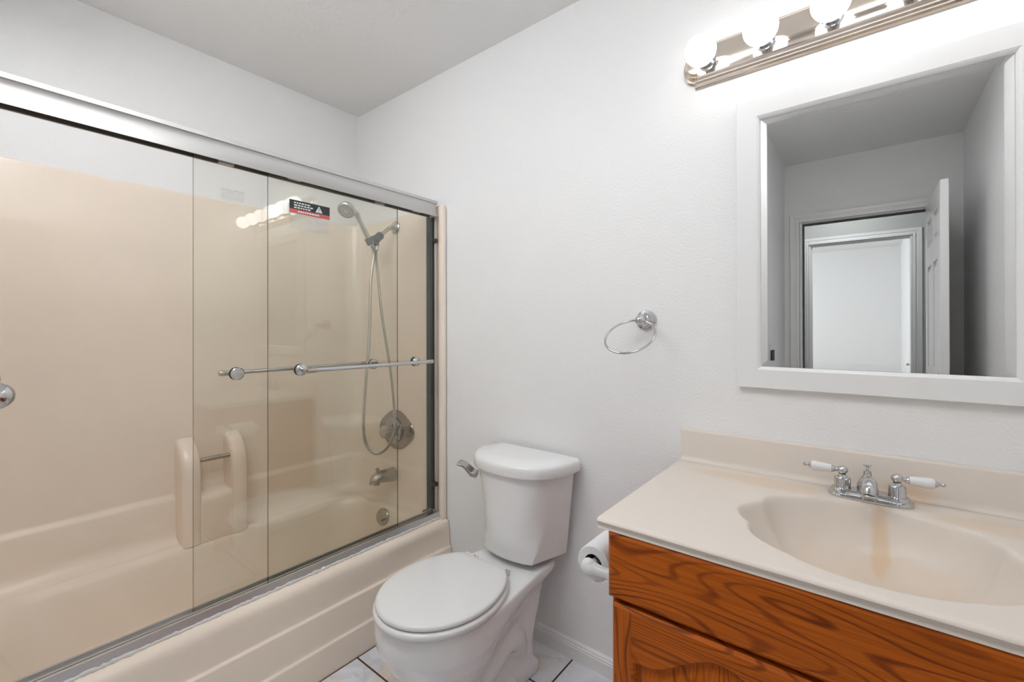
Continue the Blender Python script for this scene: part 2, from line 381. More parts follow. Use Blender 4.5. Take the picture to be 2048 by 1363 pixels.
bpy.data.objects['door_2'].rotation_euler = (0, 0, 0)

# baseboards
BP = [(0, 0), (-.013, 0), (-.013, .045), (-.011, .047), (-.0115, .053), (-.008, .056), (-.0085, .061), (-.004, .066), (0, .068)]
bm = BM(); extrude_x(bm, BP, .79, 1.842)
struct('baseboard_back', bm, 'trim_paint', smooth=0)
bm = BM(); loft(bm, [[(XR+a, -.56, z) for a, z in BP], [(XR+a, YF, z) for a, z in BP]])
struct('baseboard_right', bm, 'trim_paint', smooth=0)
bm = BM(); extrude_x(bm, [(YT-a, z) for a, z in BP], .79, XC+.013); loft(bm, [[(XC-a, YT+.013, z) for a, z in BP], [(XC-a, YF, z) for a, z in BP]])
struct('baseboard_front', bm, 'trim_paint', smooth=0)

# ------------------------------------------------------------------ tub / shower unit
RIM = .345
unit = thing('bathtub_shower_unit', 'peach one-piece bathtub with moulded shower walls behind the glass doors', 'bathtub', (.37, -.75, 0))
def rrect(x0, x1, y0, y1, r, z, n=10):
    out = []
    for cx, cy, a0 in [(x1-r, y1-r, 0), (x0+r, y1-r, 90), (x0+r, y0+r, 180), (x1-r, y0+r, 270)]:
        for i in range(n+1):
            a = math.radians(a0+90*i/n); out.append((cx+r*math.cos(a), cy+r*math.sin(a), z))
    return out
bm = BM()
rings = [rrect(.003, .700, YT+.006, -.005, .012, RIM-.004), rrect(.07, .668, YT+.07, -.07, .12, RIM), rrect(.09, .655, YT+.085, -.085, .13, RIM-.002),
         rrect(.103, .645, YT+.10, -.10, .135, RIM-.012), rrect(.11, .640, YT+.11, -.107, .14, RIM-.03), rrect(.128, .628, YT+.15, -.125, .15, .25),
         rrect(.15, .610, YT+.21, -.15, .15, .13), rrect(.17, .59, YT+.25, -.175, .14, .085), rrect(.21, .55, YT+.30, -.22, .12, .066), rrect(.30, .46, YT+.45, -.40, .07, .060)]
loft(bm, rings, True, False, True)
# apron: rounded rim, three lapped tiers, top tier recessed near the wall
def apron(k):
    q = .007*k
    return [(.66, RIM-.006), (.705, RIM-.001), (.724, RIM-.002), (.737, RIM-.007), (.746, RIM-.017), (.750, RIM-.032), (.751-q, RIM-.05), (.754-q, .240), (.7548-q, .2255), (.756-q, .2225), (.7585-q*.6, .2205), (.764, .2190),
            (.7655, .2175), (.766, .214), (.769, .122), (.7695, .1105), (.771, .1075), (.774, .1055), (.778, .104), (.7793, .1025), (.7797, .099), (.782, .0)]
loops = []
for y, k in [(YT+.004, 0), (-.345, 0), (-.325, 1), (-.055, 1), (-.042, -.2), (-.003, -.2)]:
    p = apron(k)
    loops.append([(x, y, z) for x, z in p])
loft(bm, loops, False, False, False)
obj('tub', bm, 'fiberglass', unit, smooth=50)
# moulded wall panels
def plan(d, r=.085, n=8):
    pts = [(.733, -.004)]
    x0, y1, y0 = .004+d, -.012-d, YT+.012+d
    pts += [(.733, -.016), (.728, -.024), (.716, -.026), (.704, -.024), (.695, -.016), (.66, -.012), (.60, -.012-max(0, d)*.15)]
    pts += [(x0+r+.1, y1)]
    for i in range(n+1):
        a = math.radians(90+90*i/n); pts.append((x0+r+r*math.cos(a), y1-r+r*math.sin(a)))
    pts += [(x0, -.45), (x0, -1.0)]
    for i in range(n+1):
        a = math.radians(180+90*i/n); pts.append((x0+r+r*math.cos(a), y0+r+r*math.sin(a)))
    pts += [(x0+r+.1, y0), (.60, YT+.012+max(0, d)*.15), (.66, YT+.012), (.695, YT+.016), (.704, YT+.024), (.716, YT+.026), (.728, YT+.024), (.733, YT+.016), (.733, YT+.005)]
    return pts
bm = BM()
lv = [(-.003, 1.806), (-.002, 1.806), (-.001, 1.803), (0, 1.797), (0, 1.2), (0, .545), (.002, .534), (.010, .526), (.014, .515), (.018, .40), (.024, .372), (.036, .354), (.055, .346), (.08, .343)]
loft(bm, [[(x, y, z) for x, y in plan(d)] for d, z in lv], False, False, False)
# grab bar pillars and soap shelf
PP = [(.002, .335), (.108, .335), (.104, .60), (.101, .655), (.092, .685), (.074, .715), (.045, .742), (.012, .762), (.002, .765)]
def pillar(y0, y1):
    def sec(y, k, dz): return [(max(.002, x*k), y, z-dz if z > .4 else z) for x, z in PP]
    h = (y1-y0)/2
    loft(bm, [sec(y0-.004, .25, .03), sec(y0-.001, .80, .016), sec(y0+.003, .94, .006), sec(y0+.010, .99, .001), sec(y0+h, 1, 0), sec(y1-.010, .99, .001), sec(y1-.003, .94, .006), sec(y1+.001, .80, .016), sec(y1+.004, .25, .03)])
pillar(-.862, -.795); pillar(-.682, -.618)
extrude_y(bm, [(.002, .335), (.104, .335), (.101, .50), (.096, .522), (.086, .530), (.04, .533), (.018, .545), (.012, .57), (.002, .60)], -.80, -.675)
obj('wall_surround', bm, 'fiberglass', unit, smooth=50)
bm = BM(); tube(bm, [(.068, -.83, .672), (.068, -.645, .672)], .0105, 16)
obj('grab_bar', bm, 'brushed_nickel', unit)
bm = BM(); lathe(bm, [(.001, -.01), (.040, -.006), (.041, .004), (.037, .009), (.018, .012), (.001, .0125)], (.402, -.119, .299), (.15, -1, .18), 28)
obj('overflow_plate', bm, 'brushed_nickel', unit)
bm = BM(); lathe(bm, [(.001, 0), (.035, 0), (.033, .004), (.02, .006), (.001, .006)], (.37, -.42, .060), (0, 0, 1), 24)
obj('drain', bm, 'brushed_nickel', unit)

# shower valve, spout, arm, hand shower
FX = .364
val = thing('shower_valve', 'tarnished round shower valve with clear fluted knob, below the shower arm', 'shower valve', (FX, -.013, .708))
def squircle(r, y, n=64, k=.05):
    return [(FX+.008+1.40*r*(1+k*math.cos(4*a))*math.cos(a), y, .708+r*(1+k*math.cos(4*a))*math.sin(a)) for a in [2*PI*i/n for i in range(n)]]
bm = BM(); loft(bm, [squircle(.097, -.0124), squircle(.097, -.016), squircle(.095, -.019), squircle(.076, -.021, k=.04), squircle(.064, -.026, k=.02)])
obj('escutcheon', bm, 'tarnished', val)
bm = BM(); lathe(bm, [(.06, 0), (.067, .006), (.067, .016), (.058, .024), (.05, .022), (.02, .022), (.018, .03)], (FX+.006, -.022, .708), (0, -1, 0), 40)
obj('trim_ring', bm, 'dark_chrome', val)
bm = BM()
def fluted(r, y): return [(FX+.006+r*(1+.07*math.cos(10*a))*math.cos(a), y, .708+r*(1+.07*math.cos(10*a))*math.sin(a)) for a in [2*PI*i/80 for i in range(80)]]
loft(bm, [fluted(.022, -.046), fluted(.027, -.056), fluted(.030, -.085), fluted(.028, -.100), [(x, -.106, z) for x, _, z in fluted(.019, 0)]])
lathe(bm, [(.012, 0), (.013, .003), (.001, .004)], (FX+.006, -.106, .708), (0, -1, 0), 20)
obj('knob', bm, 'clear_knob', val)
for dx in (-.098, .098):
    bm = BM(); lathe(bm, [(.005, 0), (.005, .003), (.001, .004)], (FX+.006+dx, -.0185, .708), (0, -1, 0), 12)
    obj('screw', bm, 'dark_plastic', val)

sp = thing('tub_spout', 'short nickel tub spout with a small diverter knob, under the shower valve', 'tub spout', (FX, -.013, .463))
bm = BM()
path = smooth_path([(FX, -.029, .481), (FX, -.055, .482), (FX, -.09, .486), (FX, -.118, .486), (FX, -.136, .474), (FX, -.142, .456)], 4)
tube(bm, path, [.036-.010*i/(len(path)-1) for i in range(len(path))], 20, sx=1, sy=1)
obj('spout_body', bm, 'brushed_nickel', sp)
bm = BM(); lathe(bm, [(.005, 0), (.004, .014), (.010, .02), (.010, .026), (.006, .030), (.001, .031)], (FX, -.125, .504), (0, 0, 1), 16)
obj('diverter_knob', bm, 'brushed_nickel', sp)

arm = thing('hand_shower', 'chrome hand shower in a black holder with a long looping metal hose', 'shower head', (FX, -.013, 1.753))
bm = BM(); lathe(bm, [(.001, 0), (.034, 0), (.034, .004), (.028, .010), (.016, .014), (.014, .018)], (FX, -.0124, 1.753), (0, -1, 0), 28)
obj('flange', bm, 'brushed_nickel', arm)
bm = BM(); ap = smooth_path([(FX, -.015, 1.753), (FX, -.045, 1.748), (FX, -.085, 1.715), (FX, -.108, 1.695)], 5); tube(bm, ap, .0105, 16)
obj('arm_pipe', bm, 'brushed_nickel', arm)
bm = BM(); ad = Vector((0, -.75, -.66)).normalized(); A0 = Vector((FX, -.100, 1.702))
lathe(bm, [(.016, 0), (.020, .004), (.020, .022), (.014, .026)], A0, ad, 20)
sphere(bm, A0+ad*.040, .022, 20)
hp = Vector((FX, -.168, 1.660))
lathe(bm, [(.016, 0), (.016, .034)], A0+ad*.03+Vector((0, -.004, 0)), (0, -1, -.45), 18)
hd = Vector((0, -.52, .86)).normalized()                 # direction of the hand shower handle
lathe(bm, [(.0145, -.018), (.0185, -.018), (.0195, .014), (.0155, .014)], hp, hd, 22, cap=False)
lathe(bm, [(.013, 0), (.013, .026)], (FX, -.130, 1.668), (0, .05, -1), 16)
obj('holder', bm, 'dark_plastic', arm)
bm = BM(); lathe(bm, [(.010, 0), (.0125, .002), (.0125, .022), (.009, .026)], (FX, -.129, 1.644), (0, 0, -1), 12)
obj('hose_nut', bm, 'chrome', arm)

hs = arm
fn = Vector((.40, -.58, -.71)).normalized(); hc = Vector((FX, -.290, 1.789))
bm = BM(); e = hp+hd*.130
tube(bm, smooth_path([hp-hd*.024, hp, hp+hd*.05, hp+hd*.09, e], 4), [.0105, .0105, .011, .0115, .012, .0125, .0128, .013, .013, .013, .0128, .0125, .0122, .012, .0125, .0135, .016], 18)
tube(bm, smooth_path([e-hd*.006, e+hd*.012, hc-fn*.016], 5), [.0135, .0138, .014, .0145, .015, .016, .017, .018, .019, .02, .02], 18)
obj('handle', bm, 'chrome', hs)
bm = BM(); lathe(bm, [(.001, -.024), (.026, -.022), (.038, -.012), (.0415, .000), (.0415, .010), (.038, .014)], hc, fn, 36, cap=False)
obj('spray_head', bm, 'chrome', hs)
bm = BM(); lathe(bm, [(.040, .010), (.037, .0155), (.001, .017)], hc, fn, 36); fx_, fy_, _ = frame_of(fn)
obj('spray_face', bm, 'spray_face', hs)
bm = BM()
for rr, nn in [(.031, 22), (.022, 14), (.013, 8)]:
    for i in range(nn):
        a = 2*PI*i/nn; lathe(bm, [(.0026, 0), (.002, .003)], hc+fx_*(rr*math.cos(a))+fy_*(rr*math.sin(a))+fn*.0155, fn, 6)
obj('nozzles', bm, 'dark_plastic', hs)
hb = hp-hd*.026
pts = smooth_path([hb, hb+Vector((.004, .008, -.05)), (FX+.015, -.172, 1.45), (FX+.04, -.195, 1.22), (FX+.07, -.235, .98), (FX+.081, -.255, .80), (FX+.081, -.245, .70), (FX+.081, -.208, .645), (FX+.081, -.165, .632),
                   (FX+.081, -.118, .655), (FX+.081, -.088, .715), (FX+.081, -.081, .79), (FX+.07, -.094, 1.0), (FX+.04, -.122, 1.28), (FX+.012, -.130, 1.50), (FX, -.131, 1.59), (FX, -.1305, 1.622)], 46)
bm = BM(); tube(bm, pts, [.0072 if i % 2 else .0062 for i in range(len(pts))], 10)
obj('hose', bm, 'brushed_nickel', hs, smooth=60)

# ------------------------------------------------------------------ shower enclosure
fr = thing('shower_door_frame', 'silver aluminium frame around the tub opening, with rounded header rail', 'shower frame', (.675, -.75, RIM))
YA, YB = YT+.018, -.018
bm = BM()
hprof = [(.642, 1.757), (.642, 1.826), (.701, 1.826), (.7015, 1.8135), (.693, 1.8125), (.6905, 1.808), (.6895, 1.800), (.6900, 1.790), (.6920, 1.779), (.6955, 1.768), (.7000, 1.759), (.7045, 1.752),
         (.7005, 1.752), (.6965, 1.759), (.6925, 1.768), (.6890, 1.779), (.6870, 1.790), (.6865, 1.806), (.646, 1.806), (.646, 1.757)]
extrude_y(bm, hprof, YA+.0085, YB-.0085)
obj('header_rail', bm, 'satin_aluminum', fr, smooth=40)
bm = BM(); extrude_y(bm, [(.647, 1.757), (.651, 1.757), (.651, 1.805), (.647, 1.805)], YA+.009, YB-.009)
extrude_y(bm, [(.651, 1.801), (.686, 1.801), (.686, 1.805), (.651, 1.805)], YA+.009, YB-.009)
obj('header_shade_strip', bm, 'shadow_metal', fr, label='shaded inside of the header rail, painted dark')  # strips paint the shade inside the rail's hollow
bm = BM(); extrude_y(bm, [(.645, RIM+.0005), (.712, RIM+.0005), (.707, .3725), (.700, .3735), (.698, .356), (.682, .356), (.680, .366), (.672, .366), (.670, .356), (.655, .356), (.653, .368), (.645, .368)], YA, YB)
obj('bottom_track', bm, 'dull_aluminum', fr, smooth=30)
bm = BM()
for s, y in ((-1, YB), (1, YA)):
    yy = lambda d: y+s*d
    loft(bm, [[(.640, yy(0), z), (.692, yy(0), z), (.692, yy(.013), z), (.685, yy(.015), z), (.684, yy(.004), z), (.647, yy(.004), z), (.646, yy(.030), z), (.640, yy(.030), z)] for z in (RIM+.001, 1.757)])
obj('side_jambs', bm, 'satin_aluminum', fr, smooth=30)
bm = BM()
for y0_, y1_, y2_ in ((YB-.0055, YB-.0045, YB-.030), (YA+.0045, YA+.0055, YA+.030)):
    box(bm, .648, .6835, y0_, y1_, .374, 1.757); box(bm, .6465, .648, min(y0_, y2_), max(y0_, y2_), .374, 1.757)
obj('jamb_shade_strip', bm, 'jamb_shade', fr, smooth=0, label='shaded inside of the side jambs, painted dark')  # dark green strips stand in for shade and glass reflection in the gap
for z in (1.64, .50):
    bm = BM(); box(bm, .672, .699, -.0495, -.024, z-.010, z+.010)
    obj('bumper', bm, 'dark_rubber', fr, bevel=.003)
bm = BM(); n = 160; cp = []
for i in range(n+1):
    y = YA+(YB-YA)*i/n; cp.append((.7125+random.uniform(-.0016, .0016), y, RIM+.001+random.uniform(-.0015, .0015)))
tube(bm, cp, [.0055+random.uniform(-.0018, .0022) for _ in cp], 8)
obj('caulk_bead', bm, 'caulk', fr)

def glass_door(name, label, x, y0, y1, bar_x, sgn, bar_y0, bar_y1, k0, k1):
    """x: centre of the pane; bar on side sgn"""
    g = thing(name, label, 'glass door', (x, (y0+y1)/2, .36), 'sliding glass panels of the tub')
    bm = BM(); t = .003; z0, z1 = .360, 1.768
    vs_ = [bm.verts.new(p) for p in [(x-t, y0, z0), (x+t, y0, z0), (x+t, y1, z0), (x-t, y1, z0), (x-t, y0, z1), (x+t, y0, z1), (x+t, y1, z1), (x-t, y1, z1)]]
    for f, mi in [((0, 3, 2, 1), 1), ((4, 5, 6, 7), 1), ((0, 1, 5, 4), 1), ((1, 2, 6, 5), 0), ((2, 3, 7, 6), 1), ((3, 0, 4, 7), 0)]:
        bm.faces.new([vs_[i] for i in f]).material_index = mi
    obj('glass_pane', bm, ['door_glass', 'glass_edge'], g, smooth=0)
    zb = 1.0805
    bm = BM(); tube(bm, [(bar_x, bar_y0+.028, zb), (bar_x, bar_y1-.028, zb)], .0075, 18)
    b = obj('towel_bar', bm, 'chrome', g)
    for a, d in ((bar_y0, 1), (bar_y1, -1)):
        bm = BM(); lathe(bm, [(.001, 0), (.0085, 0), (.0095, .002), (.0095, .030), (.0085, .032)], (bar_x, a, zb), (0, d, 0), 18)
        obj('end_sleeve', bm, 'brushed_nickel', b)
    for ky in (k0, k1):
        bm = BM()
        lathe(bm, [(.001, 0), (.021, 0), (.021, .002)], (x+sgn*t, ky, zb), (sgn, 0, 0), 32, mi=1)
        lathe(bm, [(.0205, .0015), (.0205, .008), (.017, .012), (.008, .016), (.007, abs(bar_x-x)-.003)], (x+sgn*t, ky, zb), (sgn, 0, 0), 32)
        lathe(bm, [(.001, 0), (.021, 0), (.021, .002)], (x-sgn*t, ky, zb), (-sgn, 0, 0), 32, mi=1)
        lathe(bm, [(.0205, .0015), (.0205, .007), (.018, .009), (.001, .0095)], (x-sgn*t, ky, zb), (-sgn, 0, 0), 32)
        obj('bar_mount', bm, ['chrome', 'dark_rubber'], b)
    for hy in (y0+.09, y1-.09):
        bm = BM(); box(bm, x-.005, x+.0045, hy-.022, hy+.022, 1.755, 1.776); lathe(bm, [(.004, 0), (.004, .002)], (x+.0045, hy, 1.763), (1, 0, 0), 10)
        obj('roller_hanger', bm, 'dull_aluminum', g)
    return g
g_out = glass_door('sliding_glass_door', 'outer sliding glass door nearest the toilet, carrying the red and black warning label', (.687), -.779, -.050, .745, 1, -.672, -.097, -.668, -.150)
g_in = glass_door('sliding_glass_door', 'inner sliding glass door reaching farthest left, its towel bar on the tub side', .663, -.986, -.228, .612, -1, -.900, -.345, -.866, -.352)

def quads(bm, x, items):
    for (y0, y1, z0, z1, mi, dx) in items:
        v = [bm.verts.new(p) for p in [(x+dx, y0, z0), (x+dx, y1, z0), (x+dx, y1, z1), (x+dx, y0, z1)]]
        bm.faces.new(v).material_index = mi
# warning label: black band with triangle and text strokes, red band, clear film with print below
bm = BM(); X = .6904; y0, y1 = -.708, -.558
it = [(y0, y1, 1.652, 1.684, 0, .0001), (y0, y1, 1.637, 1.652, 1, .0001), (y0, y1, 1.580, 1.637, 3, .0001)]
for k in range(3):
    z = 1.675-.0085*k; y = y0+.016
    while y < y0+.075:
        w = random.uniform(.005, .012); it.append((y, y+w, z-.0022, z+.0022, 2, .0004)); y += w+.0025
y = y0+.03
while y < y0+.105:
    w = random.uniform(.005, .010); it.append((y, y+w, 1.6425, 1.6475, 2, .0004)); y += w+.002
for k in range(6):
    z = 1.628-.0075*k; y = y0+.008
    while y < y1-.012:
        w = random.uniform(.006, .02); it.append((y, min(y+w, y1-.006), z-.0011, z+.0011, 4, .0004)); y += w+.003
quads(bm, X, it)
def tri(c, h, mi, dx):
    v = [bm.verts.new((X+dx, c[0]+a*h*.62, c[1]+b*h)) for a, b in [(-1, -.5), (1, -.5), (0, .62)]]; bm.faces.new(v).material_index = mi
tri((-.600, 1.6665), .022, 2, .0004)
quads(bm, X, [(-.6011, -.5989, 1.662, 1.674, 0, .0007), (-.6011, -.5989, 1.6575, 1.6595, 0, .0007)])
obj('warning_label', bm, ['ink', 'label_red', 'label_white', 'label_film', 'spray_face'], g_out, smooth=0, label='black and red warning label with a white triangle')
bm = BM(); X = .6664; it = [(-.9135, -.8435, 1.638, 1.679, 0, .0001)]
for k, (z, a, b, hgt) in enumerate([(1.674, .05, .95, .0024), (1.667, .2, .85, .0016), (1.6605, .1, .9, .001), (1.653, .02, .98, .0018), (1.647, .1, .9, .001)]):
    y = -.9135+.07*a
    while y < -.9135+.07*b:
        w = random.uniform(.004, .014); it.append((y, min(y+w, -.845), z-hgt/2, z+hgt/2, 1, .0004)); y += w+.002
quads(bm, X, it)
obj('paper_label', bm, ['label_film', 'spray_face'], g_in, smooth=0, label='faint clear label printed with grey text')
for g, X, yc, zc, nm in ((g_out, .6904, -.097, .391, 'a'), (g_in, .6664, -.300, .4105, 'b')):
    bm = BM(); it = [(yc-.014, yc+.014, zc+.002, zc+.009, 0, .0001), (yc-.011, yc+.011, zc+.0045, zc+.0065, 1, .0004)]
    for k in range(3):
        y = yc-.013
        while y < yc+.012:
            w = random.uniform(.002, .006); it.append((y, y+w, zc-.002-.0042*k-.001, zc-.002-.0042*k+.0012, 2, .0001)); y += w+.0015
    quads(bm, X, it)
    obj('etched_mark', bm, ['ink', 'spray_face', 'brushed_nickel'], g, smooth=0, label='small black bar with tiny print below')

# ------------------------------------------------------------------ toilet
toi = thing('toilet', 'white two-piece toilet with closed lid between the tub and the vanity', 'toilet', (1.232, -.36, 0))
def cx(y): return 1.246+(y+.03)*.066
def outline(yf, yb, w, yc, wb, z, n=30, bb=None):
    """egg plan: half ellipse in front of yc, taper to half-width wb at yb"""
    pts = []
    for i in range(n+1):
        a = PI*i/n; pts.append((-w*math.cos(a), yc-(yc-yf)*math.sin(a)))
    m = 10; R_ = []
    for i in range(1, m+1):
        t = i/m; y = yc+(yb-yc)*t; s = t*t*(3-2*t); ww = w+(wb-w)*s
        if t > .9: ww *= .97
        R_.append((ww, y))
    pts += R_; pts += [(-a, b) for a, b in R_[::-1]]
    return [(cx(b)+a, b, z) for a, b in pts]
bm = BM()
loft(bm, [outline(-.560, -.34, .095, -.45, .06, .085), outline(-.575, -.33, .108, -.455, .07, .12), outline(-.612, -.30, .135, -.465, .085, .17), outline(-.652, -.26, .160, -.47, .10, .225),
          outline(-.676, -.20, .176, -.475, .115, .275), outline(-.682, -.12, .181, -.475, .125, .315), outline(-.681, -.055, .182, -.475, .132, .345), outline(-.679, -.050, .181, -.475, .132, .366), outline(-.672, -.055, .175, -.475, .127, .372)])
loft(bm, [outline(-.585, -.125, .122, -.40, .115, 0), outline(-.583, -.127, .120, -.40, .113, .035), outline(-.570, -.14, .108, -.40, .10, .055), outline(-.555, -.14, .097, -.41, .095, .10), outline(-.545, -.11, .092, -.41, .092, .18), outline(-.50, -.09, .09, -.40, .095, .26), outline(-.45, -.08, .09, -.35, .11, .34)])
for s in (-1, 1):
    tp = smooth_path([(cx(-.42)+s*.058, -.43, .085), (cx(-.36)+s*.075, -.365, .125), (cx(-.3)+s*.078, -.30, .175), (cx(-.25)+s*.074, -.245, .165), (cx(-.2)+s*.062, -.205, .11), (cx(-.2)+s*.055, -.19, .03)], 5)
    tube(bm, tp, [.040+.010*math.sin(PI*i/(len(tp)-1)) for i in range(len(tp))], 16)
bowl = obj('bowl', bm, 'porcelain', toi)
md = bowl.modifiers.new('remesh', 'REMESH'); md.mode = 'VOXEL'; md.voxel_size = .0055; md.use_smooth_shade = True
ms = bowl.modifiers.new('smooth', 'SMOOTH'); ms.factor = .5; ms.iterations = 5
def seatline(off, z):
    pts = []; w = .187+off; n = 40
    for i in range(n+1):
        a = PI*i/n; pts.append((-w*math.cos(a), -.475-(.213+off)*math.sin(a)))
    bk = []
    for i in range(1, 13):
        y = -.475+(.197+off*.5)*i/12; bk.append((w*math.sqrt(max(0, 1-((y+.475)/(.24+off))**2)), y))
    bk.append((bk[-1][0]-.010, bk[-1][1]+.005))
    pts += bk; pts += [(-a, b) for a, b in bk[::-1]]
    return [(1.2166+a, b, z) for a, b in pts]
bm = BM(); loft(bm, [seatline(-.004, .371), seatline(.002, .3735), seatline(.005, .380), seatline(.005, .386), seatline(.001, .391), seatline(-.008, .393)])
obj('seat', bm, 'seat_plastic', toi, smooth=50)
bm = BM(); loft(bm, [seatline(-.016, .395), seatline(-.005, .3955), seatline(-.002, .399), seatline(-.002, .405), seatline(-.005, .4095), seatline(-.012, .412), [(1.2166+(x-1.2166)*.85, -.465+(y+.465)*.85, .4150) for x, y, z in seatline(-.010, 0)], [(1.2166+(x-1.2166)*.5, -.465+(y+.465)*.5, .4165) for x, y, z in seatline(-.010, 0)]])
obj('seat_lid', bm, 'seat_plastic', toi, smooth=50)
for dx in (-.075, .075):
    bm = BM(); lathe(bm, [(.011, -.02), (.0115, -.019), (.0115, .019), (.011, .02)], (1.2166+dx, -.268, .396), (1, 0, 0), 16); box(bm, 1.2166+dx-.014, 1.2166+dx+.014, -.272, -.238, .372, .392)
    obj('seat_hinge', bm, 'seat_plastic', toi, bevel=.003)
TX = 1.246
def dline(a, b, z, n=2.5, yb=-.03, m=48, ns=0, a0=.05):
    pts = []
    for i in range(m+1):
        t = PI*i/m if ns == 0 else (a0*i/ns if i <= ns else (PI-a0*(m-i)/ns if i >= m-ns else a0+(PI-2*a0)*(i-ns)/(m-2*ns)))
        c, s = math.cos(t), math.sin(t)
        pts.append((TX-math.copysign(abs(c)**(2/n), c)*a, yb-(s**(2/n))*b, z))
    return pts
def boxy(wb, wf, d, arc, z, yb=-.035, m=48, ns=10):
    """tank foot: straight flat sides, shallow bowed front"""
    pts = []
    for i in range(m+1):
        if i <= ns: t = i/ns; pts.append((TX-wb+(wb-wf)*t, yb-d*t, z))
        elif i >= m-ns: t = (m-i)/ns; pts.append((TX+wb-(wb-wf)*t, yb-d*t, z))
        else:
            t = (i-ns)/(m-2*ns); pts.append((TX-wf+2*wf*t, yb-d-arc*math.sin(PI*t)**.8, z))
    return pts
top = dline(.192, .198, .712, ns=10); bot = boxy(.162, .116, .150, .024, .408)
def mix(t, z): return [(a[0]*(1-t)+b[0]*t, a[1]*(1-t)+b[1]*t, z) for a, b in zip(top, bot)]
def shrink(lp, k, z): return [(TX+(x-TX)*k, -.11+(y+.11)*k, z) for x, y, _ in lp]
bm = BM(); lp = [mix(t, .712-.304*t) for t in (0, .1, .25, .4, .55, .7, .85, 1)]
loft(bm, lp+[shrink(bot, .985, .401), shrink(bot, .955, .397), shrink(bot, .90, .3955)])
obj('tank', bm, 'porcelain', toi, smooth=28)
bm = BM(); L0 = lambda k, z: [(TX+(x-TX)*k, -.02+(y+.02)*k, z) for x, y, _ in dline(.212, .224, 0, 2.5, -.02)]
loft(bm, [L0(.955, .706), L0(.99, .708), L0(1, .714), L0(1, .732), L0(.993, .741), L0(.975, .748), L0(.94, .752), L0(.6, .7545)])
obj('tank_lid', bm, 'porcelain', toi, smooth=50)
bm = BM()
box(bm, 0, 0.001, 0, .001, 0, .001) if False else None
lev = [((1.068, -.150, .652), .016, .011), ((1.048, -.158, .656), .016, .011), ((1.036, -.166, .672), .014, .009), ((1.022, -.176, .688), .016, .006), ((.998, -.186, .694), .019, .004)]
loops = []
for i, (c, w, h) in enumerate(lev):
    c = Vector(c); a = Vector(lev[min(i+1, 4)][0])-Vector(lev[max(i-1, 0)][0]); a.normalize()
    yv = Vector((.25, .97, .1)).normalized(); yv = (yv-a*yv.dot(a)).normalized(); zv = a.cross(yv)
    loops.append([c+yv*w*.9+zv*h, c-yv*w*.9+zv*h, c-yv*w*.9-zv*h, c+yv*w*.9-zv*h])
loft(bm, loops)
obj('flush_lever', bm, 'dark_chrome', toi, bevel=.002, label='chrome flush lever')
for dx in (-.1, .1):
    bm = BM(); sphere(bm, (cx(-.27)+dx*1.12, -.27, .042), .014, 16)
    obj('bolt_cap', bm, 'white_ceramic', toi)

# ------------------------------------------------------------------ vanity cabinet
CX0, CX1, CYF = 1.8445, XR-.002, -.575
CT = .7945
cab = thing('vanity_cabinet', 'orange-brown oak vanity cabinet with arched doors under the sink top', 'cabinet', (2.29, -.28, 0))
bm = BM(); X0 = CX0-.002+.004
box(bm, X0, X0+.018, -.553, -.004, .0, CT); box(bm, CX1-.018, CX1, -.553, -.004, 0, CT); box(bm, X0+.018, CX1-.018, -.02, -.004, .1, CT); box(bm, X0+.018, CX1-.018, -.553, -.02, .1, .118)
box(bm, X0+.018, CX1-.018, -.49, -.475, 0, .1)
box(bm, X0, CX1, -.556, -.537, .62, CT); box(bm, X0, X0+.045, -.556, -.537, .1, .62); box(bm, CX1-.045, CX1, -.556, -.537, .1, .62); box(bm, X0+.045, CX1-.045, -.556, -.537, .1, .15); box(bm, 2.27, 2.31, -.556, -.537, .15, .62)
obj('cabinet_body', bm, 'oak_z', cab, smooth=0)
bm = BM()
def rect(x0, x1, z0, z1, y): return [(x0, y, z0), (x1, y, z0), (x1, y, z1), (x0, y, z1)]
loft(bm, [rect(CX0-.001, CX1, .6565, .7925, -.556), rect(CX0-.001, CX1, .6565, .7925, -.571), rect(CX0+.005, CX1-.006, .6625, .7865, CYF)])
obj('drawer_front', bm, 'oak_x', cab, smooth=0)
